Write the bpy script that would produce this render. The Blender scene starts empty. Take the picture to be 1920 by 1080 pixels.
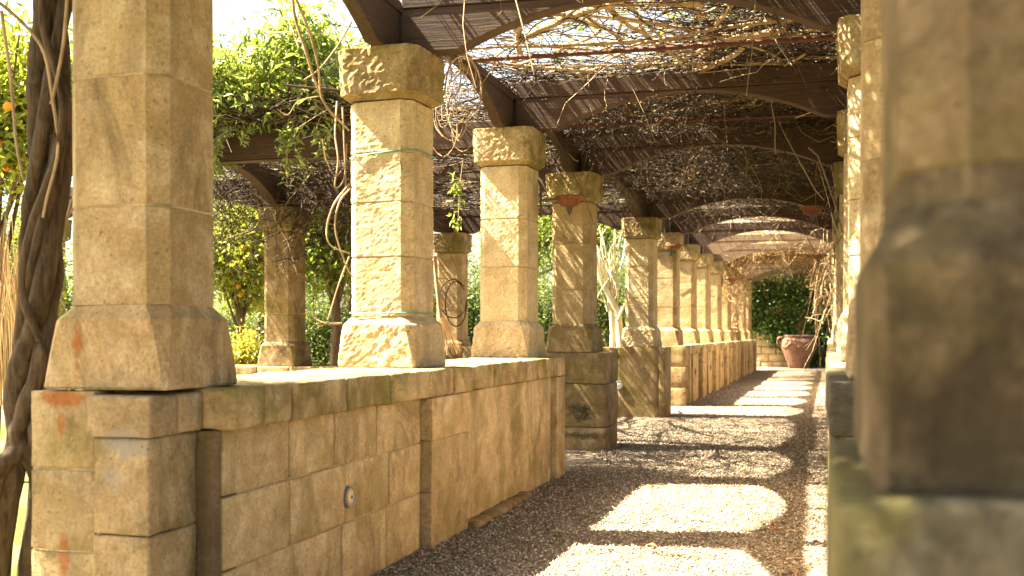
import bpy, math, random
import numpy as np
from mathutils import Vector, noise
random.seed(7); RNG = np.random.default_rng(11)
SC = bpy.context.scene; COL = SC.collection

# ------------------------------------------------------------------ camera, sky, sun, exposure
TH = math.radians(15.9); EYE = 1.2; FPX = 2000.0; HOR = 625.0
cd = bpy.data.cameras.new('camera'); cam = bpy.data.objects.new('camera', cd); COL.objects.link(cam)
cam.location = (0, 0, EYE); cam.rotation_euler = (math.pi/2, 0, TH)
cd.sensor_width = 36; cd.lens = 37.5; cd.shift_y = 85/1920; cd.clip_start = .05; cd.clip_end = 600
cd.dof.use_dof = True; cd.dof.focus_distance = 7.6; cd.dof.aperture_fstop = 3.4
SC.camera = cam
SUN = Vector((.735, .10, -1)).normalized()
w = bpy.data.worlds.new('World'); SC.world = w; w.use_nodes = True
nt = w.node_tree; bg = nt.nodes['Background']
sky = nt.nodes.new('ShaderNodeTexSky'); sky.sky_type = 'NISHITA'; sky.sun_disc = False
sky.sun_elevation = math.asin(-SUN.z); sky.sun_rotation = math.atan2(-SUN.x, -SUN.y)
sky.air_density = 1.0; sky.dust_density = 4.0; sky.ozone_density = .6
nt.links.new(sky.outputs[0], bg.inputs[0]); bg.inputs[1].default_value = .05
sd = bpy.data.lights.new('sun', 'SUN'); sun = bpy.data.objects.new('sun', sd); COL.objects.link(sun)
sun.rotation_euler = SUN.to_track_quat('-Z', 'Y').to_euler(); sun.location = (-10, -4, 15)
sd.energy = 5.0; sd.angle = math.radians(.53); sd.color = (1, .93, .80)
vs = SC.view_settings; vs.view_transform = 'Standard'; vs.look = 'None'; vs.exposure = 3.6; vs.gamma = 1
vs.use_white_balance = True; vs.white_balance_temperature = 7700; vs.white_balance_tint = 5
SC.cycles.use_denoising = True; SC.cycles.max_bounces = 6; SC.cycles.diffuse_bounces = 4
SC.cycles.transmission_bounces = 4; SC.cycles.sample_clamp_indirect = 6

ST, CT = math.sin(TH), math.cos(TH)
def at(px, py, D):
    X = (px-960)/FPX*D
    return Vector((X*CT-D*ST, X*ST+D*CT, EYE-(py-HOR)/FPX*D))

# ------------------------------------------------------------------ helpers
def link(o, parent=None):
    COL.objects.link(o)
    if parent: o.parent = parent
    return o
def tag(o, label=None, cat=None, group=None, kind=None):
    if label: o['label'] = label
    if cat: o['category'] = cat
    if group: o['group'] = group
    if kind: o['kind'] = kind
    return o
def thing(name, label, cat, loc, group=None, rz=0):
    o = bpy.data.objects.new(name, None); o.empty_display_size = .1
    o.location = loc; o.rotation_euler = (0, 0, rz); link(o)
    return tag(o, label, cat, group, 'thing')
def pmesh(name, v, f, mat, smooth=False):
    me = bpy.data.meshes.new(name); me.from_pydata([tuple(p) for p in v], [], f); me.update()
    if mat: me.materials.append(mat)
    if smooth: me.shade_smooth()
    return me
def part(name, me, parent=None, loc=(0, 0, 0), rz=0, scale=None):
    o = bpy.data.objects.new(name, me); o.location = loc; o.rotation_euler = (0, 0, rz)
    if scale: o.scale = scale
    return link(o, parent)
def npmesh(name, V, F, mat, tint=None, smooth=False):
    V = np.ascontiguousarray(V, dtype=np.float32); F = np.ascontiguousarray(F, dtype=np.int32); m, k = F.shape
    me = bpy.data.meshes.new(name); me.vertices.add(len(V)); me.vertices.foreach_set('co', V.ravel())
    me.loops.add(m*k); me.loops.foreach_set('vertex_index', F.ravel())
    me.polygons.add(m); me.polygons.foreach_set('loop_start', np.arange(0, m*k, k, dtype=np.int32))
    me.update(calc_edges=True)
    if tint is not None:
        a = me.attributes.new('tint', 'FLOAT', 'FACE'); a.data.foreach_set('value', np.asarray(tint, dtype=np.float32))
    if smooth: me.shade_smooth()
    me.materials.append(mat); return me
def tubes(P, R, k=4):
    """P (n,s,3) paths, R (n,s) radii -> verts, quads"""
    P = np.asarray(P, float); R = np.asarray(R, float); n, s, _ = P.shape
    T = np.gradient(P, axis=1); T /= np.linalg.norm(T, axis=2, keepdims=True)+1e-9
    ref = np.where(np.abs(T[:, :1, 2:3]) > .8, np.array([1., 0, 0]), np.array([0, 0, 1.]))
    ref = np.broadcast_to(ref, T.shape)
    A = np.cross(T, ref); A /= np.linalg.norm(A, axis=2, keepdims=True)+1e-9; B = np.cross(T, A)
    an = np.arange(k)*2*math.pi/k
    V = P[:, :, None, :]+R[:, :, None, None]*(np.cos(an)[:, None]*A[:, :, None, :]+np.sin(an)[:, None]*B[:, :, None, :])
    idx = np.arange(n*s*k).reshape(n, s, k)
    a = idx[:, :-1, :]; b = idx[:, 1:, :]
    F = np.stack([a, np.roll(a, -1, 2), np.roll(b, -1, 2), b], -1).reshape(-1, 4)
    return V.reshape(-1, 3), F
def spline(pts, n=24):
    """Catmull-Rom through pts"""
    P = [Vector(p) for p in pts]; P = [P[0]*2-P[1]]+P+[P[-1]*2-P[-2]]; out = []
    m = len(P)-3
    for i in range(n):
        u = i/(n-1)*m; j = min(int(u), m-1); t = u-j; a, b, c, d = P[j:j+4]
        out.append(.5*((2*b)+(c-a)*t+(2*a-5*b+4*c-d)*t*t+(3*b-a-3*c+d)*t**3))
    return out
def stem_mesh(name, pts, r0, r1, mat, n=24, k=8, wob=0., rough=0.):
    p = spline(pts, n)
    if wob: p = [q+noise.noise_vector(q*3.1)*wob for q in p]
    R = np.linspace(r0, r1, n)
    if rough: R = R*(1+rough*np.array([noise.noise(q*9) for q in p]))
    V, F = tubes(np.array([[tuple(q) for q in p]]), R[None], k)
    return npmesh(name, V, F, mat, smooth=True)
def rbox(dx, dy, dz, r=.008, step=.07, amp=.003, freq=7, seed=0, mat=None, name='block'):
    h = (dx/2, dy/2, dz/2)
    def ax(H):
        n = max(1, int(round((2*H-2*r)/step))); return [-H]+[(-H+r)+(2*H-2*r)*i/n for i in range(n+1)]+[H]
    A = [ax(H) for H in h]; N = [len(a)-1 for a in A]; ids = {}; V = []; F = []
    off = Vector((seed*3.7, seed*1.3, seed*2.1))
    def vid(i, j, k):
        key = (i, j, k)
        if key not in ids:
            v = Vector((A[0][i], A[1][j], A[2][k])); q = Vector([max(-h[m]+r, min(h[m]-r, v[m])) for m in range(3)])
            d = v-q
            if d.length > 1e-9: v = q+d.normalized()*r
            if amp: v = v+noise.noise_vector((v+off)*freq)*amp+noise.noise_vector((v+off)*freq*3.3)*amp*.5
            ids[key] = len(V); V.append(v)
        return ids[key]
    def face(fix, val, a, b, flip):
        for i in range(N[a]):
            for j in range(N[b]):
                c = []
                for (p, q) in ((0, 0), (1, 0), (1, 1), (0, 1)):
                    t = [0, 0, 0]; t[fix] = val; t[a] = i+p; t[b] = j+q; c.append(vid(*t))
                F.append(c[::-1] if flip else c)
    face(2, N[2], 0, 1, False); face(2, 0, 0, 1, True); face(0, N[0], 1, 2, False); face(0, 0, 1, 2, True)
    face(1, N[1], 0, 2, True); face(1, 0, 0, 2, False)
    return pmesh(name, V, F, mat, True)
def octring(h, c, ns=6, nc=2):
    cs = [(h, -h+c), (h, h-c), (h-c, h), (-h+c, h), (-h, h-c), (-h, -h+c), (-h+c, -h), (h-c, -h)]; out = []
    for i in range(8):
        a, b = cs[i], cs[(i+1) % 8]; n = ns if i % 2 == 0 else nc
        for t in range(n): out.append((a[0]+(b[0]-a[0])*t/n, a[1]+(b[1]-a[1])*t/n))
    return out
def loft(name, secs, mat, amp=.004, freq=6, seed=0, ns=6, nc=2, rough=0., dz=.05):
    """secs: (z, half, chamfer) rings; refined every dz"""
    S = []
    for a, b in zip(secs[:-1], secs[1:]):
        n = max(1, int(round((b[0]-a[0])/dz)))
        S += [tuple(a[m]+(b[m]-a[m])*t/n for m in range(3)) for t in range(n)]
    S.append(secs[-1]); V = []; F = []; off = Vector((seed*5.1, seed*2.3, seed*1.7))
    for z, h, c in S:
        for x, y in octring(h, c, ns, nc):
            v = Vector((x, y, z)); d = noise.noise_vector((v+off)*freq)*amp
            if rough: d += Vector((x, y, 0)).normalized()*rough*(.5*noise.noise((v+off)*13)+.7*noise.noise((v+off)*31)+.5*noise.noise((v+off)*67))
            V.append(v+d)
    m = len(octring(1, .1, ns, nc))
    for i in range(len(S)-1):
        for j in range(m):
            F.append([i*m+j, i*m+(j+1) % m, (i+1)*m+(j+1) % m, (i+1)*m+j])
    F.append(list(range(m))[::-1]); F.append([(len(S)-1)*m+j for j in range(m)])
    return pmesh(name, V, F, mat, False)
def lathe(name, prof, mat, n=32):
    V = []; F = []
    for r, z in prof:
        for j in range(n): V.append((r*math.cos(j*2*math.pi/n), r*math.sin(j*2*math.pi/n), z))
    for i in range(len(prof)-1):
        for j in range(n): F.append([i*n+j, i*n+(j+1) % n, (i+1)*n+(j+1) % n, (i+1)*n+j])
    F.append(list(range(n))[::-1]); F.append([(len(prof)-1)*n+j for j in range(n)])
    return pmesh(name, V, F, mat, True)

# ------------------------------------------------------------------ materials
class NB:
    def __init__(s, name):
        s.m = bpy.data.materials.new(name); s.m.use_nodes = True; s.t = s.m.node_tree; s.b = s.t.nodes['Principled BSDF']
    def n(s, typ, **kw):
        o = s.t.nodes.new(typ)
        for k, v in kw.items(): setattr(o, k, v)
        return o
    def l(s, a, b): s.t.links.new(a, b)
    def noise(s, vec, scale, detail=5, rough=.55, dist=0):
        o = s.n('ShaderNodeTexNoise'); o.inputs['Scale'].default_value = scale; o.inputs['Detail'].default_value = detail
        o.inputs['Roughness'].default_value = rough; o.inputs['Distortion'].default_value = dist
        if vec is not None: s.l(vec, o.inputs['Vector'])
        return o.outputs['Fac']
    def ramp(s, fac, *st):
        o = s.n('ShaderNodeValToRGB'); e = o.color_ramp.elements
        while len(e) < len(st): e.new(.5)
        for q, (p, c) in zip(e, st): q.position = p; q.color = (c, c, c, 1) if isinstance(c, (int, float)) else (*c, 1)
        s.l(fac, o.inputs[0]); return o.outputs[0]
    def mix(s, fac, a, b, mode='MIX'):
        o = s.n('ShaderNodeMix', data_type='RGBA', blend_type=mode); o.clamp_factor = True
        for i, v in ((0, fac), (6, a), (7, b)):
            if isinstance(v, (int, float)): o.inputs[i].default_value = v
            elif isinstance(v, tuple): o.inputs[i].default_value = (*v, 1)
            else: s.l(v, o.inputs[i])
        return o.outputs[2]
    def math(s, op, a, b=None):
        o = s.n('ShaderNodeMath', operation=op)
        for i, v in enumerate((a, b)):
            if v is None: continue
            if isinstance(v, (int, float)): o.inputs[i].default_value = v
            else: s.l(v, o.inputs[i])
        return o.outputs[0]
    def pos(s): return s.n('ShaderNodeNewGeometry').outputs['Position']
    def objvec(s, amount=30):
        p = s.pos(); r = s.n('ShaderNodeObjectInfo').outputs['Random']
        k = s.math('MULTIPLY', r, amount); o = s.n('ShaderNodeVectorMath', operation='ADD'); s.l(p, o.inputs[0]); s.l(k, o.inputs[1])
        return o.outputs[0], r
    def scaled(s, vec, sc):
        o = s.n('ShaderNodeVectorMath', operation='MULTIPLY'); s.l(vec, o.inputs[0]); o.inputs[1].default_value = sc; return o.outputs[0]
    def bump(s, *hs):
        prev = None
        for h, strength, dist in hs:
            o = s.n('ShaderNodeBump'); o.inputs['Strength'].default_value = strength; o.inputs['Distance'].default_value = dist
            s.l(h, o.inputs['Height'])
            if prev is not None: s.l(prev, o.inputs['Normal'])
            prev = o.outputs[0]
        s.l(prev, s.b.inputs['Normal'])
    def out(s, col, rough=.85, spec=.25):
        if isinstance(col, tuple): s.b.inputs['Base Color'].default_value = (*col, 1)
        else: s.l(col, s.b.inputs['Base Color'])
        s.b.inputs['Roughness'].default_value = rough; s.b.inputs['Specular IOR Level'].default_value = spec
        return s.m

def stone(name, c1, c2, pale, moss=0., mould=0., bump=1., pits=1., blobs=(), tone=.08, grime=.8):
    q = NB(name); v, r = q.objvec(40); p = q.pos()
    big = q.noise(v, 1.7, 6, .6, .4); mid = q.noise(v, 7, 6, .62, .3); fine = q.noise(v, 70, 4, .7); tiny = q.noise(v, 230, 2)
    col = q.mix(q.ramp(big, (.36, 0), (.64, 1)), c1, c2)
    col = q.mix(q.ramp(mid, (.44, 0), (.70, .75)), col, pale)
    gr = q.noise(q.scaled(v, (1, 1, .6)), 3.1, 9, .72, 1.0); col = q.mix(q.ramp(gr, (.49, 0), (.66, grime)), col, tuple(x*.5 for x in c2))
    col = q.mix(.8, col, q.ramp(fine, (.3, .62), (.7, 1.22)), 'MULTIPLY')
    streak = q.noise(q.scaled(v, (9, 9, .9)), 1, 5, .6)
    col = q.mix(q.ramp(streak, (.5, 0), (.72, .6)), col, tuple(x*.55 for x in c1))
    if moss:
        mm = q.math('MULTIPLY', q.ramp(q.noise(v, 2.6, 6, .65, .6), (.47, 0), (.62, 1)), moss)
        col = q.mix(mm, col, (.13, .115, .02))
    if mould:
        md = q.math('MULTIPLY', q.ramp(q.noise(v, 3.3, 8, .72, .8), (.5, 0), (.64, 1)), mould)
        col = q.mix(md, col, (.035, .03, .018))
    for (ctr, rad, c, soft) in blobs:
        d = q.n('ShaderNodeVectorMath', operation='SUBTRACT'); q.l(p, d.inputs[0]); d.inputs[1].default_value = ctr
        e = q.scaled(d.outputs[0], tuple(1/x for x in rad)); ln = q.n('ShaderNodeVectorMath', operation='LENGTH'); q.l(e, ln.inputs[0])
        dn = q.math('ADD', ln.outputs['Value'], q.math('MULTIPLY', q.math('SUBTRACT', q.noise(p, 14, 6, .75), .5), 2.2))
        col = q.mix(q.ramp(dn, (.55, soft), (1.0, 0)), col, c)
    sp = q.noise(v, 38, 3, .6); col = q.mix(q.ramp(sp, (.60, 0), (.74, .6)), col, tuple(x*.3 for x in c1))
    vo = q.n('ShaderNodeTexVoronoi'); vo.inputs['Scale'].default_value = 34; q.l(v, vo.inputs['Vector'])
    pit = q.ramp(vo.outputs['Distance'], (.03, 0), (.17, 1))
    sel = q.ramp(q.noise(v, 11, 3), (.52, 0), (.6, pits)); pt = q.math('MULTIPLY', q.math('SUBTRACT', 1, pit), sel)
    col = q.mix(pt, col, tuple(x*.35 for x in c1))
    hv = q.n('ShaderNodeHueSaturation'); q.l(col, hv.inputs['Color']); hv.inputs['Saturation'].default_value = 1.07
    q.l(q.math('ADD', q.math('MULTIPLY', r, tone*2), 1-tone), hv.inputs['Value'])
    q.bump((mid, .5*bump, .03), (fine, .55*bump, .010), (tiny, .3*bump, .004), (q.math('SUBTRACT', 1, pt), .6*bump, .012))
    return q.out(hv.outputs[0], .92, .15)

ORA = (.25, .07, .02); GREY = (.25, .225, .19); BLK = (.03, .027, .016)
_b = lambda px, py, D: tuple(at(px, py, D))
M = {}
M['wall'] = stone('wall_limestone', (.54, .395, .225), (.42, .295, .16), (.66, .53, .35), moss=.35, mould=.12, bump=.9, blobs=[  # wall stone, lightened in place of bounced light
    (_b(112, 745, 3.75), (.10, .12, .04), ORA, .7), (_b(105, 800, 3.75), (.02, .1, .05), ORA, .6), (_b(110, 1045, 3.75), (.03, .1, .09), ORA, .6),
    (_b(215, 835, 3.6), (.13, .14, .08), GREY, .95), (_b(185, 900, 3.6), (.10, .12, .10), GREY, .6)])
M['pier'] = stone('pier_limestone', (.36, .265, .155), (.25, .178, .10), (.48, .375, .24), moss=.35, mould=.3, bump=1., blobs=[  # mottled copy for the end face; its lesser bounced light is in the colour
    (_b(112, 745, 3.75), (.10, .12, .04), ORA, .7), (_b(105, 800, 3.75), (.02, .1, .05), ORA, .6), (_b(110, 1045, 3.75), (.03, .1, .09), ORA, .6),
    (_b(205, 835, 3.6), (.13, .14, .08), GREY, .95), (_b(185, 900, 3.6), (.10, .12, .10), GREY, .6)])
M['coping'] = stone('coping_limestone', (.46, .34, .19), (.34, .24, .12), (.58, .46, .29), moss=.75, mould=.3, bump=1.1)
M['plinth'] = stone('plinth_limestone', (.39, .28, .16), (.29, .195, .105), (.51, .40, .265), moss=.08, mould=.15, bump=1.1, blobs=[
    (_b(128, 640, 3.75), (.03, .1, .08), ORA, .7), (_b(118, 690, 3.72), (.014, .1, .10), ORA, .6)])
M['shaft'] = stone('shaft_limestone', (.41, .30, .175), (.31, .215, .118), (.54, .435, .295), moss=.05, mould=.10, bump=1.)
M['rough'] = stone('rough_hewn_limestone', (.57, .44, .275), (.48, .355, .21), (.68, .57, .41), moss=.12, mould=.10, bump=2.2, pits=1, grime=.4)
M['roughcap'] = stone('rough_hewn_capital_limestone', (.41, .31, .18), (.31, .225, .125), (.54, .43, .275), moss=.35, mould=.25, bump=2.4, pits=1)
M['cap'] = stone('cap_limestone', (.35, .26, .15), (.25, .18, .10), (.48, .38, .245), moss=.6, mould=.6, bump=1.8)
M['old'] = stone('mouldy_limestone', (.33, .23, .13), (.21, .14, .075), (.44, .35, .23), moss=.55, mould=.45, bump=1., blobs=[
    (_b(1085, 775, 10.8), (.16, .3, .12), BLK, .9), (_b(1090, 820, 10.8), (.3, .3, .05), BLK, .7), (_b(1215, 690, 15.6), (.28, .3, .16), BLK, .75), (_b(1170, 668, 15.6), (.3, .3, .05), BLK, .7)])
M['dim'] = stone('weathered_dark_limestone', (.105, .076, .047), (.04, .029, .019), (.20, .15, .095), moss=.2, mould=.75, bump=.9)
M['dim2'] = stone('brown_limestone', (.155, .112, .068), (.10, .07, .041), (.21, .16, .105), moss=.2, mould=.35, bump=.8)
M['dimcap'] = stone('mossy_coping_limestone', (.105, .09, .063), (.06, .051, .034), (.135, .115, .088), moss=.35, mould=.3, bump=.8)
M['mortar'] = stone('mortar', (.46, .35, .215), (.38, .28, .165), (.55, .44, .29), moss=.2, mould=.2, bump=.6)

def wood(name, base, dark, lite):
    q = NB(name); o = q.n('ShaderNodeTexCoord').outputs['Object']
    g = q.noise(q.scaled(o, (1.2, 14, 22)), 3, 6, .65, .5); b = q.noise(o, 2.5, 4)
    col = q.mix(q.ramp(g, (.35, 0), (.65, 1)), dark, base); col = q.mix(q.ramp(b, (.5, 0), (.8, .5)), col, lite)
    q.bump((g, .35, .01)); return q.out(col, .72, .3)
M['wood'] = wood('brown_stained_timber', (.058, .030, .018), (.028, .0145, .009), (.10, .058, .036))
M['wood_sunlit'] = wood('sunlit_tone_timber', (.21, .14, .09), (.13, .083, .05), (.30, .21, .14))  # far beams: sunlight put into a paler timber colour
def bark(name, a, b, sc=18, bump=.6):
    q = NB(name); p = q.pos(); g = q.noise(q.scaled(p, (1, 1, .22)), sc, 6, .65, .6); n2 = q.noise(p, 5, 4)
    col = q.mix(q.ramp(g, (.38, 0), (.66, 1)), a, b); col = q.mix(q.ramp(n2, (.5, 0), (.75, .5)), col, tuple(x*1.35 for x in b))
    q.bump((g, bump, .02)); return q.out(col, .85, .2)
M['wisteria'] = bark('wisteria_bark', (.035, .023, .014), (.115, .078, .047), 30, 1.)
M['bark'] = bark('tree_bark', (.07, .045, .03), (.16, .11, .07))
M['palebark'] = bark('pale_tree_bark', (.34, .30, .20), (.50, .46, .33), 10, .3)
def twigmat(name, a, b, c):
    q = NB(name); t = q.n('ShaderNodeAttribute', attribute_name='tint').outputs['Fac']
    return q.out(q.ramp(t, (0, a), (.6, b), (1, c)), .75, .3)
M['twig'] = twigmat('vine_twig', (.025, .014, .009), (.06, .036, .021), (.30, .22, .14))
M['drytwig'] = twigmat('dry_vine_twig', (.17, .10, .05), (.40, .27, .14), (.58, .45, .27))
M['branch'] = bark('vine_branch_bark', (.20, .13, .08), (.40, .29, .18), 20, .4)
def leafmat(name, a, b, c, tr=.4):
    q = NB(name); t = q.n('ShaderNodeAttribute', attribute_name='tint').outputs['Fac']
    col = q.ramp(t, (0, a), (.55, b), (1, c)); q.out(col, .42, .4)
    tl = q.n('ShaderNodeBsdfTranslucent'); q.l(q.mix(.6, col, (.35, .42, .05), 'MIX'), tl.inputs['Color'])
    ms = q.n('ShaderNodeMixShader'); ms.inputs[0].default_value = tr; q.l(q.b.outputs[0], ms.inputs[1]); q.l(tl.outputs[0], ms.inputs[2])
    q.l(ms.outputs[0], q.t.nodes['Material Output'].inputs[0]); return q.m
M['jasmine'] = leafmat('jasmine_leaf', (.07, .12, .03), (.17, .23, .06), (.32, .36, .13))
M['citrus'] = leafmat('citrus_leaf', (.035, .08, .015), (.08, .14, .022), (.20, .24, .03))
M['citrus_lit'] = leafmat('sunlit_tone_citrus_leaf', (.10, .15, .02), (.22, .25, .03), (.42, .38, .04))  # lighter yellow copy of the citrus leaf, sunlight put into the colour
M['dark_leaf'] = leafmat('dark_evergreen_leaf', (.015, .035, .012), (.035, .07, .02), (.09, .13, .035), .25)
M['pale_leaf'] = leafmat('silvery_leaf', (.09, .13, .05), (.20, .25, .11), (.34, .37, .20), .3)
M['bright_leaf'] = leafmat('bright_green_leaf', (.08, .13, .02), (.19, .25, .05), (.33, .38, .08), .45)
M['ivy'] = leafmat('ivy_leaf', (.018, .045, .012), (.045, .10, .022), (.11, .18, .04), .25)
M['yellow_leaf'] = leafmat('yellow_leaf', (.20, .17, .03), (.38, .30, .05), (.55, .45, .10), .4)
def plain(name, c, rough=.6, spec=.4, var=.25, metal=0):
    q = NB(name); n = q.noise(q.n('ShaderNodeTexCoord').outputs['Object'], 14, 5, .6)
    q.b.inputs['Metallic'].default_value = metal
    q.bump((n, .15, .005)); return q.out(q.mix(q.ramp(n, (.35, 0), (.7, 1)), tuple(x*(1-var) for x in c), tuple(min(1, x*(1+var)) for x in c)), rough, spec)
M['terracotta'] = plain('terracotta', (.19, .10, .068), .8, .2, .3)
M['lampshade'] = plain('terracotta_lamp_enamel', (.15, .055, .024), .7, .2, .35)
M['iron'] = plain('dark_iron', (.05, .04, .035), .6, .4)
M['rust'] = plain('red_oxide_iron', (.08, .024, .017), .65, .3, .35)
M['wire'] = plain('green_plastic_wire', (.06, .22, .16), .45, .4, .15)
M['ring'] = plain('grey_metal_ring', (.22, .22, .22), .45, .5, .1)
M['glass'] = plain('amber_frosted_glass', (.62, .42, .20), .35, .5, .12)
M['whiteglass'] = plain('white_frosted_glass', (.72, .70, .66), .35, .5, .05)
M['litter'] = twigmat('leaf_litter', (.05, .03, .018), (.16, .09, .04), (.34, .24, .12))
M['orange'] = plain('orange_peel', (.75, .26, .015), .45, .4, .1)
M['dryleaf'] = plain('dry_leaf', (.32, .13, .05), .8, .2, .3)
q = NB('gravel'); p = q.pos()
v1 = q.n('ShaderNodeTexVoronoi'); v1.inputs['Scale'].default_value = 75; q.l(p, v1.inputs['Vector'])
v2 = q.n('ShaderNodeTexVoronoi'); v2.inputs['Scale'].default_value = 160; q.l(p, v2.inputs['Vector'])
sp = q.n('ShaderNodeSeparateColor'); q.l(v1.outputs['Color'], sp.inputs[0])
c = q.ramp(sp.outputs[0], (0, (.11, .078, .054)), (.35, (.23, .175, .125)), (.7, (.35, .28, .205)), (1, (.56, .49, .40)))
c = q.mix(q.ramp(q.noise(p, .9, 5), (.4, 0), (.7, .45)), c, (.22, .155, .105))
c = q.mix(q.ramp(v1.outputs['Distance'], (.35, 0), (.75, .75)), c, (.10, .07, .05))
q.bump((q.math('SUBTRACT', 1, v1.outputs['Distance']), .9, .012), (q.math('SUBTRACT', 1, v2.outputs['Distance']), .5, .005)); M['gravel'] = q.out(c, .9, .15)
M['pebble'] = twigmat('pebble', (.09, .062, .043), (.25, .195, .14), (.60, .53, .44))
q = NB('lawn_grass'); p = q.pos(); M['lawn'] = q.out(q.mix(q.ramp(q.noise(p, .35, 5, .6), (.44, 0), (.56, 1)), q.mix(q.ramp(q.noise(p, 30, 5, .7), (.35, 0), (.65, 1)), (.035, .06, .012), (.085, .12, .022)), (.17, .125, .08)), .9, .1)

# ------------------------------------------------------------------ ground
tag(part('lawn', pmesh('lawn', [(-150, -60, -.12), (150, -60, -.12), (150, 240, -.12), (-150, 240, -.12)], [[0, 1, 2, 3]], M['lawn'])), kind='structure')
def slab(name, x0, x1, y0, y1, z0, z1, mat, step=.25, amp=.01):
    nx = max(1, int((x1-x0)/step)); ny = max(1, int((y1-y0)/step))
    V = []; F = []
    for j in range(ny+1):
        for i in range(nx+1):
            x = x0+(x1-x0)*i/nx; y = y0+(y1-y0)*j/ny; V.append((x, y, z1+amp*noise.noise(Vector((x*1.3, y*1.3, 0)))))
    for j in range(ny):
        for i in range(nx): a = j*(nx+1)+i; F.append([a, a+1, a+nx+2, a+nx+1])
    b = len(V); V += [(x0, y0, z0), (x1, y0, z0), (x1, y1, z0), (x0, y1, z0)]
    row = list(range(nx+1)); F += [[b, b+1]+row[::-1]]; top = [ny*(nx+1)+i for i in range(nx+1)]; F += [[b+2, b+3]+top]
    return tag(part(name, pmesh(name, V, F, mat, True)), kind='structure')
slab('gravel_path', -2.5, .9, -2, 40, -.15, 0, M['gravel'])
slab('gravel_crossing', -7.4, -2.52, 8.2, 16.2, -.15, -.006, M['gravel'], .5)

# pebbles lying loose on the path
n = 42000; y = 4.6+9.5*RNG.random(n)**1.5; x = RNG.uniform(-2.1, .15, n)
far = RNG.random(n) < .25; y[far] = RNG.uniform(4.6, 24, far.sum())
s = RNG.uniform(.0035, .0085, n)*(1+.03*y)
oc = np.array([[1, 0, 0], [0, 1, 0], [-1, 0, 0], [0, -1, 0], [0, 0, .8], [0, 0, -.6]], float)
of = np.array([[0, 1, 4], [1, 2, 4], [2, 3, 4], [3, 0, 4], [1, 0, 5], [2, 1, 5], [3, 2, 5], [0, 3, 5]])
an = RNG.uniform(0, 6.28, n); J = RNG.uniform(.6, 1.35, (n, 6, 1)); B = oc[None]*J
ca, sa = np.cos(an)[:, None], np.sin(an)[:, None]
PV = np.stack([B[..., 0]*ca-B[..., 1]*sa, B[..., 0]*sa+B[..., 1]*ca, B[..., 2]], -1)*s[:, None, None]+np.stack([x, y, s*.3+.004], -1)[:, None, :]
tag(part('loose_pebbles', npmesh('loose_pebbles', PV.reshape(-1, 3), (of[None]+np.arange(n)[:, None, None]*6).reshape(-1, 3), M['pebble'], np.repeat(RNG.random(n), 8))),
    'loose brown and cream pebbles covering the gravel path', 'gravel', kind='stuff')

# ------------------------------------------------------------------ columns
WT, WTR = 1.0, 1.05
def plinth_me(mat, seed, rough=0, hb=.250, ht=.239, h=.30, fine=False): return loft('plinth', [(0, hb-.006, .006), (.010, hb, .010), (h-.052, ht, .05), (h-.044, ht-.004, .052), (h-.006, .206, .058), (h, .203, .058)], mat, .004, 5, seed, rough=rough, dz=.017 if fine else .04, ns=20 if fine else 6, nc=4 if fine else 2)
def drum_me(mat, seed, h=.45, rough=0): return loft('shaft_drum', [(0, .2005, .057), (.004, .2035, .058), (h-.004, .203, .058), (h, .200, .057)], mat, .0025, 4, seed, rough=rough, dz=.02 if rough else .05, ns=16 if rough else 6, nc=4 if rough else 2)
def cap_me(mat, seed, rough=.007): return loft('capital', [(0, .205, .06), (.006, .214, .06), (.030, .240, .055), (.034, .246, .052), (.293, .258, .052), (.30, .256, .052)], mat, .0035, 5, seed, rough=rough, dz=.018, ns=18, nc=5)
PL = {'n': [plinth_me(M['plinth'], i) for i in range(3)], 'r': [plinth_me(M['rough'], 20+i, .010, fine=True) for i in range(2)], 'o': [plinth_me(M['old'], 30+i, .003) for i in range(2)]}
DR = {'n': [drum_me(M['shaft'], 40+i) for i in range(5)], 'r': [drum_me(M['rough'], 50+i, rough=.004) for i in range(4)], 'o': [drum_me(M['old'], 60+i) for i in range(3)]}
CP = [cap_me(M['cap'], 70+i) for i in range(4)]; CPR = [cap_me(M['roughcap'], 80+i, .012) for i in range(2)]
MJ = [loft('mortar_joint', [(0, .199, .058), (.012, .199, .058)], M['mortar'], .006, 9, 100+i, dz=.006) for i in range(3)]
cnt = [0]
def column(x, y, label, kind='n', zb=WT, zt=2.87, capr=False, pk=None, group=None, rz=0):
    cnt[0] += 1; i = cnt[0]; rnd = random.Random(i*13)
    t = thing('stone_column', label, 'column', (x, y, zb), group, rz)
    part('plinth', PL[pk or kind][i % len(PL[pk or kind])], t, rz=0)
    z = .30; top = zt-zb-.30; nd = rnd.choice((3, 3, 4)); cuts = [rnd.uniform(.8, 1.25) for _ in range(nd)]; s = sum(cuts)
    for c in cuts:
        h = (top-z if False else (top-.30)*c/s); ls = DR[kind]
        part('shaft_drum', ls[rnd.randrange(len(ls))], t, (0, 0, z), scale=(1, 1, (h-.008)/.45)); z += h
        if c is not cuts[-1]: part('mortar_joint', MJ[i % 3], t, (0, 0, z-.010))
    part('capital', (CPR if capr else CP)[i % (2 if capr else 4)], t, (0, 0, top), rnd.randrange(4)*math.pi/2+rnd.uniform(-.02, .02))
    t.rotation_euler = (rnd.uniform(-.005, .005), rnd.uniform(-.005, .005), rz+rnd.uniform(-.015, .015))
    return t
def xl(y): return -2.42 if y < 4 else -2.455+max(0, y-15)*.0125
def xr(y): return .03+.0115*(y-3)+.31
YL = [3.47, 6.0, 8.53, 11.06, 15.5, 17.95, 20.4, 22.85, 25.3, 27.75, 30.2, 32.65, 35.1]
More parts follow.
